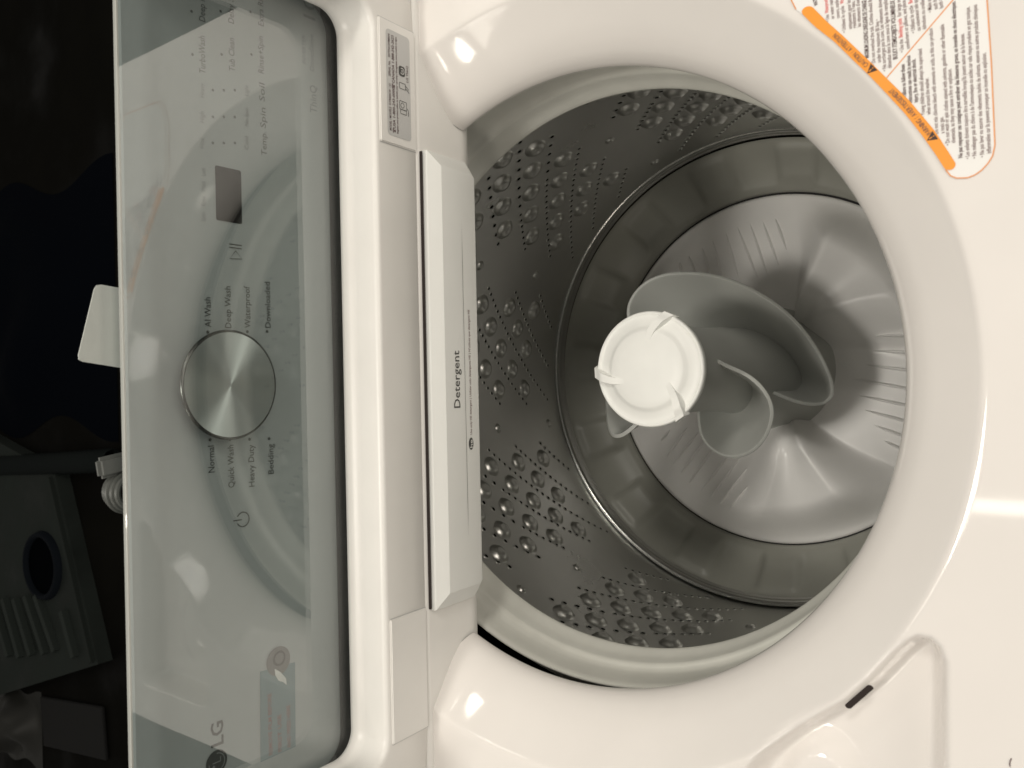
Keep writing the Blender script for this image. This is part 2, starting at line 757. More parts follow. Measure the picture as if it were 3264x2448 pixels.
# display window
bm = bmesh.new()
P = []
for (cu, cv, a0) in ((.1385 - .0015, .1038 - .0015, 0), (.1035 + .0015, .1038 - .0015, 90), (.1035 + .0015, .0841 + .0015, 180), (.1385 - .0015, .0841 + .0015, 270)):
    for k in range(4):
        a = radians(a0 + 30 * k)
        P.append(cp(cu + .0012 * cos(a), cv + .0012 * sin(a), H1))
poly_bm(bm, P)
flat_obj("display_window", bm, DISPLAY, panel)

# cycle names either side of the knob
def ctext(items, name, m, cap=.0047, bold=.004):
    """each printed word of the panel is an object of its own"""
    for it in items:
        bm = bmesh.new()
        s, u, v, al = it[:4]
        w = it[4] if len(it) > 4 else None
        c = it[5] if len(it) > 5 else cap
        put_text(bm, s, cp(u, v - c / 2, H1), CU, CV, c * PS, w * PS if w else None, al, bold)
        flat_obj(name, bm, m, panel)


def dots(pts, r, m):
    for u, v in pts:
        bm = bmesh.new()
        disc_bm(bm, cp(u, v, H1), r, CU, CV, 12)
        flat_obj("indicator_dot", bm, m, panel)


ctext([("AI Wash", .0364, .1110, 'L', .0185), ("Deep Wash", .0364, .0965, 'L', .0265), ("Waterproof", .0370, .0820, 'L', .0271),
       ("Downloaded", .0378, .0660, 'L', .0304),
       ("Normal", -.0371, .1107, 'R', .0167), ("Quick Wash", -.0377, .0967, 'R', .0270), ("Heavy Duty", -.0386, .0814, 'R', .0272),
       ("Bedding", -.0392, .0661, 'R', .0198)], "cycle_name", CONPRINT)
dots(((.0333, .1111), (.0338, .0969), (.0346, .0821), (.0354, .0667), (-.0334, .1111), (-.0342, .0969), (-.0350, .0822), (-.0356, .0669)), .0011, CONPRINT)
ctext([("Temp.", .1599, .0663, 'C', .0160), ("Spin", .1769, .0666, 'C', .0135), ("Soil", .1937, .0670, 'C', .0120),
       ("Rinse+Spin", .2184, .0673, 'C', .0245), ("Tub Clean", .2116, .0898, 'C', .0215), ("TurboWash", .2052, .1112, 'C', .0235),
       ("Extra Rinse", .2500, .0666, 'C', .0245), ("Delay Start", .2440, .0897, 'C', .0245), ("Deep Fill", .2350, .1106, 'C', .0180)],
      "option_name", CONMID, .0046)
dots(((.185, .1039), (.1871, .096), (.1893, .0878), (.1682, .1043), (.1701, .0964), (.172, .0882), (.1518, .1047), (.1535, .0968), (.1553, .0886),
      (.2032, .1177), (.2095, .097), (.2162, .0745), (.2296, .1177), (.2367, .0971), (.244, .0745)), .00095, CONMID)
ctext([("Heavy", .1829, .1117, 'C', .009), ("High", .1663, .1121, 'C', .007), ("Hot", .1501, .1125, 'C', .0065),
       ("Light", .1916, .079, 'C', .007), ("No Spin", .1742, .0794, 'C', .012), ("Cold", .1572, .0798, 'C', .0085),
       ("Lock", .1325, .112, 'C', .0052), ("Wash", .1233, .1122, 'C', .0066), ("Rinse", .1142, .1124, 'C', .0062), ("Spin", .1044, .1127, 'C', .0056)],
      "option_level", CONPALE, .0032)
ctext([("ThinQ", .1905, .0236, 'L', .0195, .0062), ("DirectDrive", .2330, .0240, 'C', .0260, .0040), ("INVERTER", .2330, .0310, 'C', .0200, .0032),
       ("10", .2560, .0256, 'L', .0150, .0110)], "feature_lettering", CONPALE, .0032)
# start / pause symbol
bm = bmesh.new()
nrm = CN
stroke_bm(bm, [cp(.0806, .0942, H1), cp(.0812, .0850, H1), cp(.0861, .0897, H1)], .0007, nrm, True)
stroke_bm(bm, [cp(.0878, .0944, H1), cp(.0878, .0850, H1)], .0007, nrm)
stroke_bm(bm, [cp(.0899, .0944, H1), cp(.0899, .0850, H1)], .0007, nrm)
flat_obj("start_symbol", bm, CONPRINT, panel)
# power symbol
bm = bmesh.new()
disc_bm(bm, cp(-.0859, .0884, H1), .0052, CU, CV, 32, .0044, 90 + 28, 90 + 332)
stroke_bm(bm, [cp(-.0859, .0955, H1), cp(-.0859, .0893, H1)], .0008, nrm)
flat_obj("power_symbol", bm, CONPRINT, panel)
# maker's lettering and round emblem
bm = bmesh.new()
put_text(bm, "LG", cp(-.2232, .1062, H1), CU, CV, .0093, .0156, 'L', .02)
flat_obj("brand_lettering", bm, CONPRINT, panel)
bm = bmesh.new()
disc_bm(bm, cp(-.2330, .1112, H1), .0078, CU, CV, 40)
emb = flat_obj("brand_emblem", bm, CONPRINT, panel)
bm = bmesh.new()
disc_bm(bm, cp(-.2330, .1112, H1 * 2), .0060, CU, CV, 40, .0054, 90, 360)
disc_bm(bm, cp(-.2353, .1135, H1 * 2), .0010, CU, CV, 12)
stroke_bm(bm, [cp(-.2330, .1142, H1 * 2), cp(-.2330, .1086, H1 * 2), cp(-.2302, .1086, H1 * 2)], .0007, nrm)
flat_obj("emblem_lines", bm, CONPALE, panel)

# knob --------------------------------------------------------------
def knob_mesh():
    pr = [(.0235, 0), (.0250, .0060), (.0342, .0118), (.0354, .0124), (.0353, .0132), (.0346, .0139), (.0338, .0140)]
    V, F = [], []
    N = 96
    for r, h in pr:
        for k in range(N):
            a = 2 * pi * k / N
            V.append((r * cos(a), r * sin(a), h))
    for i in range(len(pr) - 1):
        for k in range(N):
            F.append((i * N + k, i * N + (k + 1) % N, (i + 1) * N + (k + 1) % N, (i + 1) * N + k))
    return me_from(V, F)


def knob_face_mesh():
    V, F = [], []
    N = 96
    rs = [.0336, .030, .022, .012, .004]
    for r in rs:
        for k in range(N):
            a = 2 * pi * k / N
            V.append((r * cos(a), r * sin(a), .0140 - .0006 * (1 - (r / .0343) ** 2)))
    V.append((0, 0, .0134))
    for i in range(len(rs) - 1):
        for k in range(N):
            F.append((i * N + k, i * N + (k + 1) % N, (i + 1) * N + (k + 1) % N, (i + 1) * N + k))
    b = (len(rs) - 1) * N
    for k in range(N):
        F.append((b + k, b + (k + 1) % N, len(V) - 1))
    return me_from(V, F)


KM = Matrix.Identity(4)
for i in range(3):
    KM[i][0], KM[i][1], KM[i][2] = CU[i], CV[i], CN[i]
kc = CB + CU * .0004 + CV * (.0917 + .0164)
KM[0][3], KM[1][3], KM[2][3] = kc


def place(o, mw):
    """world matrix for a child of the washer tree (all parts sit at identity under the root)"""
    o.matrix_local = mw if o.parent and o.parent != washer else mw


kn = link("knob", knob_mesh(), KNOBRIM, panel)
kn.matrix_parent_inverse = Matrix.Identity(4)
kn.matrix_basis = KM
autosmooth(kn, 40)
kf = link("knob_face", knob_face_mesh(), KNOB, panel)
kf.matrix_basis = KM

# blue-green film tag with faded red lettering, grey round dot and a torn paper scrap
bm = bmesh.new()
poly_bm(bm, [cp(-.1865, .0778, .0004), cp(-.2450, .0790, .0004), cp(-.2450, .0505, .0004), cp(-.1880, .0495, .0004)])
flat_obj("film_tag", bm, TEAL, panel)
for s, u, v, w in (("REMOVE FILM BEFORE", -.2432, .0712, .0420), ("FIRST USE", -.2436, .0637, .0255), ("AND PRESS HERE", -.2440, .0562, .0300)):
    bm = bmesh.new()
    put_text(bm, s, cp(u, v - .0015, .0007), CU, CV, .0032, w, 'L', .02)
    flat_obj("film_lettering", bm, PINKINK, panel)
bm = bmesh.new()
disc_bm(bm, cp(-.1835, .0633, .0006), .0100, CU, CV, 40)
flat_obj("film_dot", bm, mat("film_dot_grey", (.10, .10, .095), .45, spec=.3), panel)
bm = bmesh.new()
disc_bm(bm, cp(-.1818, .0628, .0009), .0053, CU, CV, 36, .0037)
flat_obj("dot_ring", bm, mat("ring_print", (.010, .010, .010), .45, spec=.3), panel)
bm = bmesh.new()
poly_bm(bm, [cp(-.1876, .0668, .001), cp(-.1908, .0632, .003), cp(-.1960, .0592, .003), cp(-.2010, .0577, .0015), cp(-.1986, .0600, .001), cp(-.1962, .0640, .001), cp(-.1920, .0664, .001)])
flat_obj("paper_scrap", bm, PAPER, panel)

# ------------------------------------------------------------------ detergent drawer
def drawer_mesh():
    def poly(x0, x1, z0, z1, ch, y):
        return [(x0 + ch, y, z0), (x1 - ch, y, z0), (x1, y, z0 + ch * 1.3), (x1, y, z1), (x0, y, z1), (x0, y, z0 + ch * 1.3)]
    L = [poly(-.1570, .1598, -.0030, .0366, .0022, .0878),
         poly(-.1576, .1604, -.0036, .0372, .0024, .0880),
         poly(-.1682, .1706, -.0050, .0460, .0040, .0936),
         poly(-.1688, .1712, -.0052, .0466, .0042, .0945),
         poly(-.1688, .1712, -.0052, .0466, .0042, .0985)]
    V, F = [], []
    for l in L:
        V += l
    n = 6
    for i in range(len(L) - 1):
        for k in range(n):
            F.append((i * n + k, i * n + (k + 1) % n, (i + 1) * n + (k + 1) % n, (i + 1) * n + k))
    F.append(tuple(range(n)))
    return fix_normals(me_from(V, F))


drawer = link("detergent_drawer", drawer_mesh(), DRAWER, washer)
autosmooth(drawer, 20)
bm = bmesh.new()
box_bm(bm, (.0012, .0978, .0481), (.338, .0018, .0011))
bm_obj("drawer_gap", bm, DARKRED, washer, smooth=False)
YD = .0875
bm = bmesh.new()
put_text(bm, "Detergent", (-.0200, YD, .0204), (1, 0, 0), (0, 0, 1), .0078, .0432, 'L', .004)
flat_obj("drawer_lettering", bm, GREYINK, drawer)
bm = bmesh.new()
put_text(bm, "Use only HE detergent | Utilizar solo detergente HE | N'utilisez que d\u00e9tergent HE", (-.0412, YD, .0064), (1, 0, 0), (0, 0, 1), .0024, .0962, 'L', .01)
flat_obj("drawer_note", bm, INKSOFT, drawer)
bm = bmesh.new()
disc = []
for k in range(28):
    a = 2 * pi * k / 28
    disc.append((-.0482 + .0047 * cos(a), YD, .0078 + .0029 * sin(a)))
poly_bm(bm, disc)
flat_obj("drawer_symbol", bm, GREYINK, drawer)
bm = bmesh.new()
put_text(bm, "he", (-.0482, YD - .0002, .0062), (1, 0, 0), (0, 0, 1), .0034, .0062, 'C', .01)
flat_obj("symbol_letters", bm, DRAWER, drawer)
bm = bmesh.new()
poly_bm(bm, [(-.1200, YD, .01355), (-.0900, YD, .0133), (.0900, YD, .0138), (.1240, YD, .01405), (.0900, YD, .01425), (-.0900, YD, .0138)])
flat_obj("drawer_line", bm, mat("line_grey", (.30, .30, .29), .5), drawer)

# ------------------------------------------------------------------ service sticker on the right cover plate
def wl(x, z, o=0):
    return (x, .0980 - o, z)


sl = (.1748, .2500, .0582, .0830)
bm = bmesh.new()
P = []
for (cx, cz, a0) in ((sl[1] - .003, sl[3] - .003, 0), (sl[0] + .003, sl[3] - .003, 90), (sl[0] + .003, sl[2] + .003, 180), (sl[1] - .003, sl[2] + .003, 270)):
    for k in range(5):
        a = radians(a0 + 22.5 * k)
        P.append(wl(cx + .003 * cos(a), cz + .003 * sin(a)))
poly_bm(bm, P)
sticker = flat_obj("service_sticker", bm, SILVERLABEL, washer)
bm = bmesh.new()
O = .0002
X_, Z_ = (1, 0, 0), (0, 0, 1)
put_text(bm, "MODEL / MOD\u00c8LE  WT8400CW  / 01", wl(.1782, .0792, O), X_, Z_, .0022, .0330, 'L', .01)
put_text(bm, "SERIAL No.   307TNCD9M604", wl(.2165, .0792, O), X_, Z_, .0022, .0300, 'L', .01)
put_text(bm, "USA 1-800-243-0000", wl(.1805, .0752, O), X_, Z_, .0026, .0290, 'L', .015)
put_text(bm, "CANADA 1-888-542-2623", wl(.2125, .0752, O), X_, Z_, .0026, .0340, 'L', .015)
put_text(bm, "Register your product online to activate your warranty | Enregistrez votre produit en ligne", wl(.1775, .0722, O), X_, Z_, .0017, .0690, 'L', .02)
put_text(bm, "LG ThinQ", wl(.2232, .0605, O), X_, Z_, .0022, .0120, 'C', .01)
for x in (.1788, .2105):
    stroke_bm(bm, [wl(x - .0012, .0768, O), wl(x - .0012, .0776, O), wl(x + .0012, .0776, O), wl(x + .0012, .0768, O)], .0008, (0, -1, 0))
    poly_bm(bm, [wl(x - .0010, .0750, O), wl(x + .0010, .0750, O), wl(x + .0006, .0768, O), wl(x - .0006, .0768, O)])
flat_obj("sticker_lettering", bm, INK, sticker)
bm = bmesh.new()
# app emblem: rounded square with an open ring
def rrect(cx, cz, w, h, r, o):
    out = []
    for (dx, dz, a0) in ((w / 2 - r, h / 2 - r, 0), (-w / 2 + r, h / 2 - r, 90), (-w / 2 + r, -h / 2 + r, 180), (w / 2 - r, -h / 2 + r, 270)):
        for k in range(5):
            a = radians(a0 + 22.5 * k)
            out.append(wl(cx + dx + r * cos(a), cz + dz + r * sin(a), o))
    return out


poly_bm(bm, rrect(.2236, .0671, .0072, .0066, .0018, O))
# washer with raised lid and an arrow, hand with a phone
stroke_bm(bm, rrect(.1990, .0665, .0060, .0074, .0005, O), .0004, (0, -1, 0), True)
stroke_bm(bm, rrect(.1944, .0662, .0030, .0062, .0003, O), .0004, (0, -1, 0), True)
disc_bm(bm, wl(.1990, .0672, O), .0020, X_, Z_, 16, .0016)
stroke_bm(bm, [wl(.1978, .0620, O), wl(.1960, .0608, O), wl(.1925, .0610, O)], .0005, (0, -1, 0))
stroke_bm(bm, rrect(.2130, .0668, .0042, .0066, .0005, O), .0004, (0, -1, 0), True)
stroke_bm(bm, [wl(.2120, .0635, O), wl(.2110, .0612, O), wl(.2095, .0596, O)], .0005, (0, -1, 0))
stroke_bm(bm, [wl(.2140, .0640, O), wl(.2132, .0620, O), wl(.2118, .0602, O)], .0005, (0, -1, 0))
flat_obj("sticker_icons", bm, GREYINK, sticker)
bm = bmesh.new()
disc_bm(bm, wl(.2236, .0671, O * 2), .0024, X_, Z_, 24, .0017, 130, 400)
disc_bm(bm, wl(.2236, .0671, O * 2), .0009, X_, Z_, 16, .0004)
flat_obj("emblem_ring", bm, SILVERLABEL, sticker)

# ------------------------------------------------------------------ caution label on the deck
def dz(p, h=.0004):
    return (p[0], p[1], ZD + h)


band_in = [(.1986, -.1788), (.1904, -.185), (.1793, -.1954), (.1669, -.2049), (.1577, -.2122), (.146, -.2208), (.1335, -.2297), (.1206, -.2376), (.1091, -.244), (.1025, -.2473)]
band_out = [(.2009, -.1844), (.1913, -.1916), (.1817, -.1996), (.1700, -.2088), (.161, -.2158), (.154, -.221), (.1395, -.2321), (.1219, -.2435), (.1045, -.2523)]
# label field: rounded corner at the front, runs on past the band at the right
corner = [(.1016, -.2479), (.098, -.2502), (.0964, -.2529), (.0958, -.2578), (.0968, -.2612), (.0987, -.2641), (.1015, -.2668), (.1049, -.2689), (.1101, -.2700)]
far = [(.1509, -.2692), (.1823, -.2679), (.2750, -.2640), (.2870, -.2590), (.2900, -.2480), (.2890, -.1850), (.2800, -.1740), (.2650, -.1690), (.2200, -.1690), (.2085, -.1726), (.2026, -.1751)]
outl = corner + far + band_in[:-1]
bm = bmesh.new()
poly_bm(bm, [dz(p, .0003) for p in outl])
bmesh.ops.triangulate(bm, faces=bm.faces)
label = flat_obj("caution_label", bm, LABELW, washer)
bm = bmesh.new()
stroke_bm(bm, [dz(p, .0005) for p in corner + far], .0006, (0, 0, 1))
stroke_bm(bm, [dz((.154, -.221), .0005), dz((.1864, -.2529), .0005), dz((.2030, -.2690), .0005)], .0006, (0, 0, 1))
flat_obj("label_border", bm, mat("orange_line", (.80, .33, .12), .5), label)


def resample(P, n):
    L = [0]
    for i in range(1, len(P)):
        L.append(L[-1] + hypot(P[i][0] - P[i - 1][0], P[i][1] - P[i - 1][1]))
    out = []
    for k in range(n):
        s = L[-1] * k / (n - 1)
        i = max(j for j in range(len(L)) if L[j] <= s + 1e-12)
        i = min(i, len(P) - 2)
        t = (s - L[i]) / (L[i + 1] - L[i])
        out.append((P[i][0] + (P[i + 1][0] - P[i][0]) * t, P[i][1] + (P[i + 1][1] - P[i][1]) * t))
    return out


bi, bo = resample(band_in, 30), resample(band_out, 30)
mid = [((a[0] + b[0]) / 2, (a[1] + b[1]) / 2) for a, b in zip(bi, bo)]
bm = bmesh.new()
vi = [bm.verts.new(dz(p, .0007)) for p in bi]
vo = [bm.verts.new(dz(p, .0007)) for p in bo]
for k in range(29):
    bm.faces.new((vi[k], vi[k + 1], vo[k + 1], vo[k]))
for e, s in ((0, 1), (29, -1)):
    a, b = Vector(bi[e]), Vector(bo[e])
    c = (a + b) / 2
    r = (a - b).length / 2
    t = (Vector(mid[1]) - Vector(mid[0])).normalized() if e == 0 else (Vector(mid[28]) - Vector(mid[29])).normalized()
    n2 = (a - b).normalized()
    arc = []
    for k in range(9):
        an = pi * k / 8
        p = c + n2 * (r * cos(an)) - t * (r * sin(an))
        arc.append(dz(p, .00072))
    poly_bm(bm, arc)
bmesh.ops.recalc_face_normals(bm, faces=bm.faces)
flat_obj("warning_band", bm, ORANGE, label)

# lettering that follows the band: characters set one by one along its middle
mid_r = list(reversed(resample(mid, 200)))      # from the front end (small x) to the right end
acc = [0]
for i in range(1, 200):
    acc.append(acc[-1] + hypot(mid_r[i][0] - mid_r[i - 1][0], mid_r[i][1] - mid_r[i - 1][1]))


def along(s):
    i = min(198, max(0, next((j for j in range(199) if acc[j + 1] >= s), 198)))
    t = (s - acc[i]) / (acc[i + 1] - acc[i])
    p = Vector((mid_r[i][0] + (mid_r[i + 1][0] - mid_r[i][0]) * t, mid_r[i][1] + (mid_r[i + 1][1] - mid_r[i][1]) * t))
    d_ = Vector((mid_r[i + 1][0] - mid_r[i][0], mid_r[i + 1][1] - mid_r[i][1])).normalized()
    return p, d_


def near_s(q):
    return acc[min(range(200), key=lambda j: hypot(mid_r[j][0] - q[0], mid_r[j][1] - q[1]))]


for s, q0, q1 in (("WARNING / AVERTISSEMENT", (.1200, -.2402), (.1468, -.2223)), ("CAUTION / ATTENTION", (.1620, -.2119), (.1831, -.1952))):
    bm = bmesh.new()
    sa, sb = near_s(q0), near_s(q1)
    n = len(s)
    wts = [.32 if c in ' I/' else .62 for c in s]
    tot = sum(wts)
    pos = 0
    for c, w in zip(s, wts):
        if c != ' ':
            p, d_ = along(sa + (sb - sa) * (pos + w / 2) / tot)
            up = Vector((-d_.y, d_.x))
            o_ = p - up * .00125
            wid = (sb - sa) * w / tot * .86
            put_text(bm, c, dz(o_, .0010), (d_.x, d_.y, 0), (up.x, up.y, 0), .0026, wid if c not in 'I/' else wid * .6, 'C')
        pos += w
    flat_obj("band_lettering", bm, INK, label)
ALERT = mat("alert_black", (.045, .022, .015), .5)
for q in ((.1604, -.2139), (.1185, -.2417)):
    p, d_ = along(near_s(q))
    up = Vector((-d_.y, d_.x))
    bm = bmesh.new()
    poly_bm(bm, [dz(t, .0009) for t in (p - d_ * .0027 - up * .0020, p + d_ * .0027 - up * .0020, p + up * .0024)])
    flat_obj("alert_triangle", bm, ALERT, label)
    bm = bmesh.new()
    stroke_bm(bm, [dz(p - up * .0004, .0011), dz(p + up * .0012, .0011)], .0005, (0, 0, 1))
    stroke_bm(bm, [dz(p - up * .0015, .0011), dz(p - up * .0009, .0011)], .0005, (0, 0, 1))
    flat_obj("alert_mark", bm, ORANGE, label)

LN = [((.1425, -.23), (.1594, -.2295)), ((.1387, -.2328), (.1632, -.2323)), ((.1384, -.2355), (.1609, -.2347)), ((.1299, -.2386), (.1654, -.2378)), ((.1308, -.2413), (.1499, -.2407)), ((.1191, -.2447), (.1746, -.243)), ((.1201, -.2475), (.1285, -.247)), ((.1136, -.2497), (.1753, -.2483)), ((.1143, -.2523), (.1521, -.2512)), ((.1063, -.2554), (.1856, -.2536)), ((.1052, -.2585), (.1684, -.2572)), ((.105, -.2615), (.1811, -.2599)), ((.105, -.2649), (.1813, -.2631)), ((.1064, -.2679), (.1565, -.2666)), ((.2018, -.1866), (.2048, -.186)), ((.1913, -.1924), (.2032, -.1917)), ((.1921, -.1951), (.2025, -.1944)), ((.1917, -.1979), (.2017, -.1973)), ((.1832, -.2009), (.2009, -.2)), ((.1843, -.204), (.2, -.2035)), ((.1843, -.2062), (.1994, -.2056)), ((.1843, -.2086), (.1987, -.2081)), ((.1668, -.2123), (.1978, -.2115)), ((.1621, -.2154), (.197, -.2143)), ((.163, -.2181), (.1859, -.2175)), ((.1579, -.2207), (.1957, -.2191)), ((.1588, -.2233), (.1949, -.2218)), ((.1629, -.2262), (.194, -.2254)), ((.1657, -.2293), (.1932, -.2281)), ((.1668, -.2322), (.1925, -.2306)), ((.1743, -.2349), (.1917, -.2338)), ((.1748, -.2375), (.191, -.2362)), ((.175, -.2401), (.1901, -.2394)), ((.183, -.2429), (.1893, -.2425)), ((.1838, -.2456), (.1885, -.2451)), ((.1837, -.2482), (.1878, -.2477))]
WORDS = ["Failure to follow these", "instructions can result in serious", "injury, fire or electrical shock.", "\u2022 Young children should always be supervised",
         "when around the washer.", "\u2022 Do not mix chlorine bleach with ammonia or acids, as this can produce", "a toxic gas.",
         "\u2022 Do not wash or spin clothes stained with solvents, gasoline or other flammable", "chemicals, as they may cause a fire or explosion.",
         "Ne pas respecter ces consignes peut entra\u00eener des blessures graves, un incendie ou chocs \u00e9lectriques.",
         "\u2022 Les enfants doivent toujours \u00eatre surveill\u00e9s lorsqu'ils jouent autour de la laveuse.",
         "\u2022 Ne m\u00e9langer pas du chlore \u00e0 de l'ammoniaque ou acides car cela risque produire un gaz toxique.",
         "\u2022 Ne pas laver ou essorer des v\u00eatements tach\u00e9s de solvants, essence ou autres produits chimiques",
         "inflammables car ils peuvent provoquer un incendie ou explosion.",
         "WATERPROOF ITEMS", "\u2022 Use Waterproof cycle", "or water resistant items, mattress", "covers, outdoor gear", "\u2022 Utilisez le cycle Waterproof", "uniquement pour les articles", "r\u00e9sistants \u00e0 l'eau, ou", "les v\u00eatements d'ext\u00e9rieur",
         "MAXIMUM LOADING LINE/LIGNE DE CHARGE", "\u2022 Do not overload the tub. Clothes should fit", "under the maximum fill line \u2022", "\u2022 Ne surchargez pas la cuve. Les v\u00eatements doivent",
         "d\u00e9tendus dans la cuve sous la ligne de remplissage", "BULKY ITEMS/OBJETS VOLUMINEUX", "\u2022 Use the Bedding cycle for large or", "comforters or pillows, and place",
         "\u2022 Utilisez le cycle Bedding", "ou volumineux tels que", "\u00e9dredons ou oreillers", "\u2022 Make sure", "such items", "both sides"]
FIXW = {14: None, 15: None}
bold_i = {0, 1, 2, 9, 14, 22, 27}
for i, (s, (a, b)) in enumerate(zip(WORDS, LN)):
    b_soft, b_bold, b_red = bmesh.new(), bmesh.new(), bmesh.new()
    dvec = Vector((b[0] - a[0], b[1] - a[1]))
    ux = dvec.normalized()
    uy = Vector((-ux.y, ux.x))
    full_w = dvec.length
    exact = i <= 13 or i == 24
    # every printed line keeps the condensed type of the label; lines that ran past the frame go on
    cpw = .00079 if i not in bold_i else .00083
    wd = full_w if exact else max(full_w, len(s) * cpw)
    o_ = Vector(a) - uy * .0004
    capz = .00205 if i not in (22, 27) else .0023
    tgt = b_bold if i in bold_i else b_soft
    if "Waterproof" in s or "Bedding" in s:
        key = "Waterproof" if "Waterproof" in s else "Bedding cycle" if "Bedding cycle" in s else "Bedding"
        pre, post = s.split(key)
        n = len(s)
        x = 0
        for part, t in ((pre, tgt), (key, b_red), (post, tgt)):
            st = part.strip()
            if st:
                lead = (len(part) - len(part.lstrip())) / n * wd
                put_text(t, st, dz(o_ + ux * (x + lead), .0006), (ux.x, ux.y, 0), (uy.x, uy.y, 0), capz, wd * len(st) / n * .96, 'L', .012)
            x += wd * len(part) / n
    else:
        put_text(tgt, s, dz(o_, .0006), (ux.x, ux.y, 0), (uy.x, uy.y, 0), capz, wd, 'L', .012 if i not in bold_i else .022)
    for nm, b_, m_ in (("text_line", b_soft, INKSOFT), ("heading_line", b_bold, INK), ("red_words", b_red, REDINK)):
        if len(b_.verts):
            flat_obj(nm, b_, m_, label)
        else:
            b_.free()

# ------------------------------------------------------------------ tub: balance ring, basket, base
CX = .0078
ring_prof = [(.262, -.075), (.2365, -.074), (.2362, -.036), (.2362, -.0312), (.2354, -.0295), (.2342, -.0295), (.2328, -.0305), (.2320, -.0350), (.2312, -.0420), (.2300, -.0475),
             (.2285, -.0505), (.2258, -.0520), (.2242, -.0535), (.2234, -.0560), (.2226, -.0610), (.2210, -.0660), (.2190, -.0705), (.2178, -.0732), (.2178, -.0752), (.2200, -.0785),
             (.2280, -.0815), (.2400, -.0830), (.2660, -.0835)]
ring = link("balance_ring", fix_normals(lathe(ring_prof, .0066, 0, 220)), RING, washer)

basket = link("wash_basket", fix_normals(lathe([(.2640, -.080), (.2640, -.10), (.2640, -.18), (.2640, -.26), (.2640, -.34), (.2640, -.4075)], CX, 0, 240)), STEEL, washer)

# embossed bumps of the basket wall, one mesh shared by all
def dome(R_, h, n=14):
    pr = [(1.12, 0.0), (1.0, .10), (.88, .38), (.72, .72), (.52, .93), (.34, .99), (.22, .93), (.0, .88)]
    V, F = [], []
    for i, (r, z) in enumerate(pr[:-1]):
        for k in range(n):
            a = 2 * pi * k / n
            V.append((R_ * r * cos(a), R_ * r * sin(a), h * z))
    V.append((0, 0, h * pr[-1][1]))
    for i in range(len(pr) - 2):
        for k in range(n):
            F.append((i * n + k, i * n + (k + 1) % n, (i + 1) * n + (k + 1) % n, (i + 1) * n + k))
    b = (len(pr) - 2) * n
    for k in range(n):
        F.append((b + k, b + (k + 1) % n, len(V) - 1))
    return me_from(V, F)


RB = .264


def on_wall(az, z, inset=0.0):
    """matrix whose Z looks into the tub; az measured from the back toward +X"""
    a = radians(az)
    out = Vector((sin(a), cos(a), 0))
    nrm_ = -out
    upz = Vector((0, 0, 1))
    tx = upz.cross(nrm_).normalized()
    m = Matrix.Identity(4)
    p = Vector((CX, 0, 0)) + out * (RB - inset) + Vector((0, 0, z))
    for i in range(3):
        m[i][0], m[i][1], m[i][2], m[i][3] = tx[i], upz[i], nrm_[i], p[i]
    return m


dm = dome(.0112, .0052)
for p in dm.polygons:
    p.use_smooth = True
dm.materials.append(STEEL)
bs = dome(.0052, .0028, 12)
for p in bs.polygons:
    p.use_smooth = True
bs.materials.append(STEEL)


def inst(name, me, mw, parent):
    o = bpy.data.objects.new(name, me)
    COL.objects.link(o)
    o.parent = parent
    o.matrix_basis = mw
    return o


hV, hF = [], []
rV, rF = [], []


def add_hole(az, z, r):
    m = on_wall(az, z, .0003)
    b = len(hV)
    N = 10
    for k in range(N):
        a = 2 * pi * k / N
        hV.append(tuple(m @ Vector((r * cos(a), r * sin(a), .0))))
    hF.append(tuple(range(b, b + N)))
    # punched collar
    b = len(rV)
    for (rr, h) in ((1.0, .0003), (1.28, .0006), (1.7, -.0004)):
        for k in range(N):
            a = 2 * pi * k / N
            rV.append(tuple(m @ Vector((r * rr * cos(a), r * rr * sin(a), h))))
    for i in range(2):
        for k in range(N):
            rF.append((b + i * N + k, b + i * N + (k + 1) % N, b + (i + 1) * N + (k + 1) % N, b + (i + 1) * N + k))


for i in range(-4, 5):
    pc = 6.8 + 40 * i
    for j in range(5):
        az = pc + 10.5 - 5.25 * j
        for k in range(-8, 8):
            z = -.2325 - .0245 * j + .0535 * k
            if -.349 < z < -.120:
                inst("dimple", dm, on_wall(az, z), basket)
    for k in range(-8, 9):
        # diagonal rows of drain holes between the bumps
        az = 14.6
        while az > -14.7:
            z = -.2585 - .0051 * (10.5 - az) + .0535 * k
            if -.392 < z < -.100:
                add_hole(pc + az, z, .0022 if z > -.235 else .0018)
            az -= 2.06 if z > -.232 else 1.34
    zb = {0: (-.209, -.320), -1: (-.265, -.375), -2: (-.160, -.269)}[-(abs(i) % 3)]
    for z in zb:
        inst("boss", bs, on_wall(pc + 19.8, z), basket)
hole_o = link("drain_hole", me_from(hV, hF), HOLE, basket, smooth=False)
hole_o['kind'] = 'stuff'
rim_o = link("hole_collar", me_from(rV, rF), STEEL, basket)
rim_o['kind'] = 'stuff'

bead_prof = [(.2645, -.404), (.2637, -.4034), (.2620, -.4036), (.2604, -.4048), (.2592, -.4068), (.2586, -.4095), (.2584, -.4125), (.2576, -.4140), (.2568, -.4165)]
link("rim_bead", fix_normals(lathe(bead_prof, .0100, 0, 220)), CHROME, washer)


def basin_fn(r, z, ph):
    t = (.2562 - r) / (.2562 - .2095)
    w = smooth01(min(t, 1 - t) * 4) if 0 < t < 1 else 0
    a = (degrees(ph) % 24) / 24
    s = smooth01((a - .08) / .10) * smooth01((.62 - a) / .10)
    return r, z + .0080 * w * s


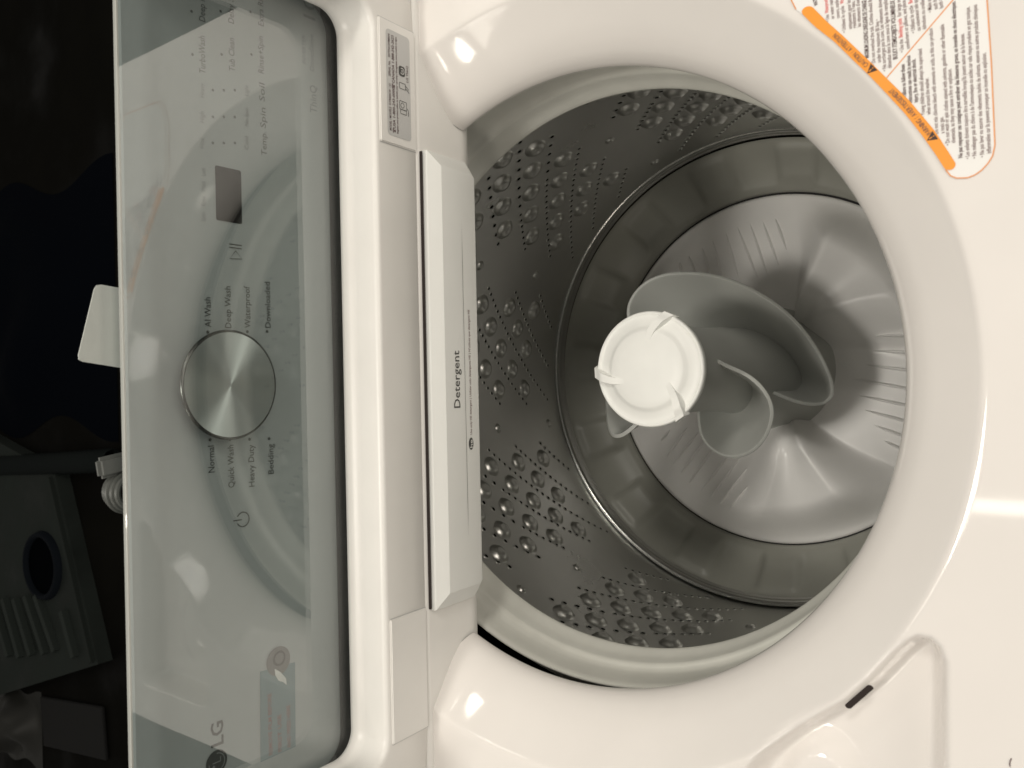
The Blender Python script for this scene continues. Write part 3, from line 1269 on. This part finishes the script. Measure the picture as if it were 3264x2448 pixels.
bp = [(.2568, -.4160), (.2562, -.4185), (.2540, -.4215)]
for k in range(1, 15):
    t = k / 14
    bp.append((.2540 - .0430 * t, -.4215 - .0350 * t - .006 * sin(pi * t)))
bp += [(.2092, -.4590), (.2080, -.4605), (.2070, -.4625), (.2064, -.4660), (.2064, -.4750), (.19, -.476)]
base = link("basket_base", fix_normals(lathe(bp, .0082, 0, 360, fn=basin_fn)), BASIN, washer)
link("seam_gap", fix_normals(lathe([(.2066, -.4690), (.2030, -.4692), (.2030, -.480)], .0082, 0, 160)), BLACK, washer)
# outer tub that keeps light out
link("outer_tub", fix_normals(lathe([(.300, -.02), (.300, -.30), (.300, -.55), (.10, -.56), (.001, -.56)], 0, 0, 64)), BLACK, washer)

# ------------------------------------------------------------------ pulsator
PX = .0078


def puls_z(r, ph):
    """ph in degrees from the front toward +X"""
    b = -.4668 + .0170 * (1 - (r / .2043) ** 1.6)
    hum = 0
    am = smooth01((r - .040) / .06) * smooth01((.203 - r) / .050)
    a1 = -70 - 190 * (r - .05)          # soft left shoulder
    a0 = a1 - 30
    a2 = -63 + 30 * (r - .05)           # crest
    a3 = a2 + 7 + 110 * max(0, r - .05)  # foot of the steep side
    for c in (0, 120, 240):
        p = (ph - c + 122 + 180) % 360 - 180 - 122
        if p < a0 or p > a3:
            continue
        if p < a1:
            v = .80 * smooth01((p - a0) / (a1 - a0))
        elif p < a2:
            t = (p - a1) / (a2 - a1)
            v = .80 + .20 * smooth01(t) - .13 * sin(pi * t)
        else:
            v = smooth01((a3 - p) / (a3 - a2))
        hum += .054 * am * v
    return b + hum


V, F = [], []
NR, NA = 60, 360
for i in range(NR + 1):
    r = .055 + (.2043 - .055) * i / NR
    for k in range(NA):
        ph = k * 360 / NA
        z = puls_z(r, ph)
        if i == NR:
            z -= .0012
        V.append((PX + r * sin(radians(ph)), -r * cos(radians(ph)), z))
for i in range(NR):
    for k in range(NA):
        F.append((i * NA + k, i * NA + (k + 1) % NA, (i + 1) * NA + (k + 1) % NA, (i + 1) * NA + k))
b0 = NR * NA
for k in range(NA):
    ph = radians(k * 360 / NA)
    V.append((PX + .2045 * sin(ph), -.2045 * cos(ph), -.476))
for k in range(NA):
    F.append((b0 + k, b0 + (k + 1) % NA, b0 + NA + (k + 1) % NA, b0 + NA + k))
puls = link("pulsator", fix_normals(me_from(V, F)), PULS, washer)
COMB = [((129, .174), (131, .160)), ((125, .174), (127, .150)), ((119, .173), (122, .139)), ((114, .174), (117, .127)), ((108, .176), (109, .113)), ((103, .176), (97, .104)), ((98, .176), (91, .108)), ((93, .175), (85, .120)), ((88, .176), (82, .138)),
        ((-149, .168), (-151, .149)), ((-142, .173), (-147, .127)), ((-138, .173), (-141, .118)), ((-133, .173), (-135, .117)), ((-128, .175), (-128, .118)), ((-122, .173), (-118, .116)), ((-117, .173), (-111, .110)), ((-112, .173), (-104, .119)), ((-107, .172), (-100, .137)),
        ((16, .120), (11, .165)), ((9, .112), (4, .172)), ((1, .104), (-3, .174)), ((-8, .090), (-10, .176)), ((-18, .101), (-16, .175)), ((-25, .112), (-22, .174)), ((-30, .128), (-28, .172)), ((-34, .145), (-33, .168))]
for (p0, r0_), (p1, r1) in COMB:
    x0, y0 = r0_ * sin(radians(p0)), -r0_ * cos(radians(p0))
    x1, y1 = r1 * sin(radians(p1)), -r1 * cos(radians(p1))
    N = 10
    V, F = [], []
    dx, dy = x1 - x0, y1 - y0
    ln = hypot(dx, dy)
    nx, ny = -dy / ln, dx / ln
    for k in range(N + 1):
        t = k / N
        x, y = x0 + dx * t, y0 + dy * t
        w = .0016 * (.35 + .65 * sin(pi * t))
        h = .0055 * sin(pi * t) ** .6 if 0 < t < 1 else 0
        for (o, hh) in ((-1.3, -.0008), (-.45, h), (.45, h), (1.3, -.0008)):
            xx, yy = x + nx * w * o, y + ny * w * o
            z = puls_z(hypot(xx, yy), degrees(atan2(xx, -yy))) + hh
            V.append((PX + xx, yy, z))
    for k in range(N):
        for q in range(3):
            F.append((k * 4 + q, k * 4 + q + 1, (k + 1) * 4 + q + 1, (k + 1) * 4 + q))
    link("scrub_ridge", fix_normals(me_from(V, F)), PULS, puls)

# ------------------------------------------------------------------ agitator column, fins and cap
AX = .0072
col_prof = [(.0460, -.1330), (.0440, -.1400), (.0420, -.1550), (.0400, -.1800), (.0395, -.2200), (.0405, -.2600), (.0430, -.3000), (.0475, -.3400), (.0530, -.3750), (.0585, -.4050),
            (.0630, -.4280), (.0680, -.4430), (.0740, -.4560)]
agit = link("agitator", fix_normals(lathe(col_prof, AX, 0, 96)), AGIT, washer)


def catmull(P, n):
    out = []
    m = len(P)
    for i in range(m - 1):
        p0, p1, p2, p3 = P[max(0, i - 1)], P[i], P[i + 1], P[min(m - 1, i + 2)]
        for k in range(n):
            t = k / n
            out.append(tuple(.5 * ((2 * b) + (-a + c) * t + (2 * a - 5 * b + 4 * c - d_) * t * t + (-a + 3 * b - 3 * c + d_) * t ** 3) for a, b, c, d_ in zip(p0, p1, p2, p3)))
    out.append(tuple(P[-1]))
    return out


def fin(rows, name="fin", droop=.030, thick=.0036, curl=.006):
    R_ = catmull(rows, 5)
    NQ = 9
    V, F = [], []
    for (ph, ro, zo) in R_:
        a = radians(ph)
        ri = .034
        for q in range(NQ + 1):
            t = q / NQ
            r = ri + (max(ro, ri + .002) - ri) * t
            z = zo - droop * (1 - t) * min(1, (ro - ri) / .045) + curl * (t ** 4) * 0
            # slight dish in the blade
            z -= .006 * sin(pi * t) * min(1, max(0, (ro - ri) / .05))
            V.append((AX + r * sin(a), -r * cos(a), z))
    m = NQ + 1
    for i in range(len(R_) - 1):
        for q in range(NQ):
            F.append((i * m + q, i * m + q + 1, (i + 1) * m + q + 1, (i + 1) * m + q))
    o = link(name, me_from(V, F), AGIT, agit)
    s = o.modifiers.new("thickness", 'SOLIDIFY')
    s.thickness = thick
    s.offset = 0
    b = o.modifiers.new("round", 'BEVEL')
    b.width = thick * .4
    b.segments = 2
    b.angle_limit = radians(50)
    u = o.modifiers.new("sub", 'SUBSURF')
    u.levels = 1
    u.render_levels = 1
    return o


fin([(146, .042, -.186), (138, .066, -.190), (130, .083, -.198), (118, .092, -.206), (106, .0935, -.214), (95, .092, -.225), (75, .089, -.247), (55, .086, -.270),
     (35, .086, -.292), (15, .089, -.312), (0, .094, -.326), (-10, .099, -.334), (-17, .100, -.336), (-23, .093, -.335), (-28, .074, -.334), (-32, .045, -.333)], droop=.072)
fin([(9, .040, -.180), (1, .047, -.188), (-8, .063, -.198), (-17, .075, -.208), (-27, .083, -.219), (-42, .088, -.232), (-58, .090, -.245), (-74, .088, -.258), (-88, .081, -.268),
     (-102, .070, -.278), (-116, .052, -.288), (-124, .042, -.292)], droop=.070)
fin([(-126, .042, -.183), (-129, .064, -.181), (-132, .080, -.180), (-137, .0885, -.181), (-144, .0865, -.182), (-152, .083, -.186), (-170, .081, -.200), (-190, .080, -.215), (-210, .078, -.232), (-225, .060, -.245), (-232, .042, -.250)], droop=.045)

ZC = -.1246
cap_prof = [(.00001, ZC + .0050), (.012, ZC + .0050), (.024, ZC + .0046), (.0315, ZC + .0040), (.0335, ZC + .0032), (.0350, ZC + .0016), (.0375, ZC + .0002), (.0420, ZC - .0008), (.0452, ZC - .0012), (.0462, ZC - .0008),
            (.0468, ZC - .0002), (.0482, ZC - .0006), (.0489, ZC - .0020), (.0489, ZC - .0045), (.0480, ZC - .0090), (.0466, ZC - .0120), (.0440, ZC - .0125)]
cap = link("agitator_cap", fix_normals(lathe(cap_prof, AX, 0, 128)), CAPM, agit)
for c in (72, -50, -172):
    V, F = [], []
    N = 12
    for k in range(N + 1):
        t = k / N
        r = .0225 + (.0502 - .0225) * t
        ph = radians(c + 22 * (1 - t) - 6)
        x, y = r * sin(ph), -r * cos(ph)
        tx, ty = cos(ph), sin(ph)
        top = ZC + .0046 + .0012 * smooth01(t * 2.2) - .0040 * smooth01((t - .70) / .30)
        w = .0028 + .0020 * t
        low = -.010 if t > .9 else -.004
        for o_, hz in ((-1.45, None), (-.9, 1), (.9, 1), (1.45, None)):
            zz = top if hz else top - .0075
            V.append((AX + x + tx * w * o_, y + ty * w * o_, zz))
    for k in range(N):
        for q in range(3):
            F.append((k * 4 + q, k * 4 + q + 1, (k + 1) * 4 + q + 1, (k + 1) * 4 + q))
    e = N * 4
    F.append((e, e + 1, e + 2, e + 3))
    o = link("cap_rib", fix_normals(me_from(V, F)), CAPM, agit)
    autosmooth(o, 40)

# ================================================================== things behind the machine
floor_m = mat("dark_floor", (.0055, .0052, .0040), .95, spec=.05, var=.45, vscale=2.5)
bm = bmesh.new()
poly_bm(bm, [(-12, -10, -.98), (12, -10, -.98), (12, 14, -.98), (-12, 14, -.98)])
fl = flat_obj("floor", bm, floor_m, None)
fl['kind'] = 'structure'
fl['label'] = "dark bare floor of the store room"

# white card behind the control panel
bm = bmesh.new()
c3 = [Vector((.0615, .176, .2533)), Vector((.0530, .176, .1600)), Vector((.0020, .176, .1720)), Vector((.0158, .176, .2653))]
def card_pt(a, b, t):
    return a + (b - a) * t
rr = .0035
pts = []
Q = [c3[0], c3[1], c3[2], c3[3]]
for i in range(4):
    p, a, b = Q[i], Q[i - 1], Q[(i + 1) % 4]
    da, db = (a - p).normalized(), (b - p).normalized()
    for t in (0, .5, 1):
        pts.append(p + da * rr * (1 - t) ** 2 + db * rr * t ** 2)
f = bm.faces.new([bm.verts.new(p) for p in pts])
e = bmesh.ops.extrude_face_region(bm, geom=[f])
for v in e['geom']:
    if isinstance(v, bmesh.types.BMVert):
        v.co.y += .0008
o = bm_obj("paper_card", bm, PAPER, None, smooth=False)
tag(o, "white paper card sticking up behind the control panel", "card")

# pale plastic clip and coiled drain hose end behind the panel
PLG = mat("pale_plastic", (.115, .12, .113), .5, var=.06)
HOSE = mat("hose_plastic", (.06, .064, .058), .45, var=.08)
hose = empty("drain_hose", (-.060, .172, .23))
tag(hose, "grey ribbed hose end with a pale clip behind the control panel", "hose")
bm = bmesh.new()
box_bm(bm, (-.0470, .184, .2385), (.0130, .006, .0240), .0022, 2, Matrix.Rotation(radians(-8), 4, 'Y'))
bm_obj("hose_clip", bm, PLG, hose)
bm = bmesh.new()
for k in range(5):
    cx = -.0640
    rr2 = .0120 - .0012 * abs(k - 2)
    ringv = []
    N, Mn = 28, 8
    for i in range(N):
        a = 2 * pi * i / N
        rowv = []
        for j in range(Mn):
            b = 2 * pi * j / Mn
            R2 = rr2 + .0019 * cos(b)
            rowv.append(bm.verts.new((cx + R2 * cos(a), .178 + .0034 * k + .0019 * sin(b), .2320 + R2 * sin(a))))
        ringv.append(rowv)
    for i in range(N):
        for j in range(Mn):
            bm.faces.new((ringv[i][j], ringv[(i + 1) % N][j], ringv[(i + 1) % N][(j + 1) % Mn], ringv[i][(j + 1) % Mn]))
bm_obj("hose_coil", bm, HOSE, hose)

# big grey ribbed plastic panel lying on the floor behind
PAN = mat("grey_panel", (.021, .026, .023), .8, spec=.15, var=.25, vscale=6)
pan = empty("ribbed_panel", (-.70, 2.65, -.98))
tag(pan, "large dark grey ribbed plastic panel with a round black port lying on the floor", "panel")
zt = -.93
bm = bmesh.new()
top = [(-.12, 3.15), (-.27, 2.555), (-.865, 2.31), (-1.10, 3.00), (-1.05, 3.5)]
tv = [bm.verts.new((x, y, zt)) for x, y in top]
f = bm.faces.new(tv)
e = bmesh.ops.extrude_face_region(bm, geom=[f])
for v in e['geom']:
    if isinstance(v, bmesh.types.BMVert):
        v.co.z = -.979
bm_obj("panel_body", bm, PAN, pan, smooth=False)
bm = bmesh.new()
poly_bm(bm, [(x, y, zt + .004) for x, y in ((-.275, 2.57), (-.255, 2.60), (-.855, 2.335), (-.868, 2.318))])
bm.free()
bm = bmesh.new()
def bar(bm, a, b, w, h, z):
    a, b = Vector((*a, 0)), Vector((*b, 0))
    d_ = (b - a).normalized()
    n_ = Vector((-d_.y, d_.x, 0)) * w / 2
    v = [a + n_, b + n_, b - n_, a - n_]
    lo = [bm.verts.new((p.x, p.y, z)) for p in v]
    hi = [bm.verts.new((p.x * .999, p.y, z + h)) for p in v]
    bm.faces.new(hi)
    for i in range(4):
        bm.faces.new((lo[i], lo[(i + 1) % 4], hi[(i + 1) % 4], hi[i]))
for a, b in (((-.70, 2.74), (-.88, 2.62)), ((-.69, 2.67), (-.86, 2.55)), ((-.72, 2.82), (-.90, 2.71)), ((-.73, 2.90), (-.92, 2.79)), ((-.72, 2.50), (-.86, 2.43)), ((-.74, 2.99), (-.93, 2.87))):
    b2 = bmesh.new()
    bar(b2, a, b, .022, .020, zt)
    bm_obj("rib", b2, mat("grey_rib", (.030, .037, .033), .8, spec=.15), pan, smooth=False)
bar(bm, (-.285, 2.575), (-.862, 2.335), .018, .014, zt)
bm_obj("panel_edge", bm, mat("grey_edge", (.020, .025, .022), .8, spec=.15), pan, smooth=False)
bm = bmesh.new()
disc_bm(bm, (-.585, 2.635, zt + .003), .105, (1, 0, 0), (0, 1, 0), 40)
flat_obj("round_port", bm, mat("port_black", (.001, .0014, .002), 1, spec=.02), pan)
me = lathe([(.118, 0), (.112, .018), (.100, .020), (.096, .004)], -.585, 2.635, 48)
for v in me.vertices:
    v.co.z += zt
link("port_collar", fix_normals(me), mat("collar_black", (.004, .006, .009), .8, spec=.1), pan)

# corrugated hose lying across the floor
V, F = [], []
N, Mn = 90, 10
pth = catmull([(-.30, 3.35, -.94), (-.262, 2.98, -.94), (-.24, 2.6, -.94), (-.215, 2.22, -.94)], 30)
for i, p in enumerate(pth):
    r = .034 + (.005 if i % 2 else 0)
    for j in range(Mn):
        a = 2 * pi * j / Mn
        V.append((p[0] + r * cos(a), p[1], p[2] + r * sin(a)))
for i in range(len(pth) - 1):
    for j in range(Mn):
        F.append((i * Mn + j, i * Mn + (j + 1) % Mn, (i + 1) * Mn + (j + 1) % Mn, (i + 1) * Mn + j))
o = link("corrugated_hose", fix_normals(me_from(V, F)), mat("hose_dark_grey", (.009, .012, .0115), .8, spec=.1), None)
tag(o, "dark grey corrugated hose lying straight across the floor beside the ribbed panel", "hose")

# dark cloth heap, crumpled clear plastic, black mat
def heap(name, c, s, h, m, seed, nx=24, ny=24):
    rnd = random.Random(seed)
    ph = [(rnd.uniform(2, 7), rnd.uniform(2, 7), rnd.uniform(0, 6)) for _ in range(7)]
    V, F = [], []
    for i in range(nx + 1):
        for j in range(ny + 1):
            x, y = -1 + 2 * i / nx, -1 + 2 * j / ny
            q = hypot(x, y)
            e = smooth01((1.0 - q) / .5)
            z = e * (.55 + .45 * sum(sin(a * x + b * y + p_) for a, b, p_ in ph) / 4)
            V.append((c[0] + x * s[0] * (1 + .1 * sin(5 * y)), c[1] + y * s[1], c[2] + h * max(z, 0)))
    for i in range(nx):
        for j in range(ny):
            F.append((i * (ny + 1) + j, (i + 1) * (ny + 1) + j, (i + 1) * (ny + 1) + j + 1, i * (ny + 1) + j + 1))
    return link(name, fix_normals(me_from(V, F)), m, None)


o = heap("dark_cloth", (.30, 2.75, -.978), (.42, .50), .10, mat("navy_cloth", (.0022, .0032, .0055), 1, spec=.03), 3)
tag(o, "dark navy cloth heap on the floor behind the machine", "cloth")
o = heap("plastic_wrap", (-1.20, 2.93, -.978), (.13, .16), .13, mat("clear_wrap", (.015, .015, .012), .6), 8, 36, 36)
tag(o, "crumpled pale plastic wrap on the floor past the ribbed panel", "plastic wrap")
bm = bmesh.new()
box_bm(bm, (-1.13, 2.55, -.972), (.17, .40, .012), .003, 1, Matrix.Rotation(radians(6), 4, 'Z'))
o = bm_obj("rubber_mat", bm, mat("mat_black", (.0015, .0016, .0013), .9), None, smooth=False)
tag(o, "flat black rubber mat on the floor beside the plastic wrap", "mat")
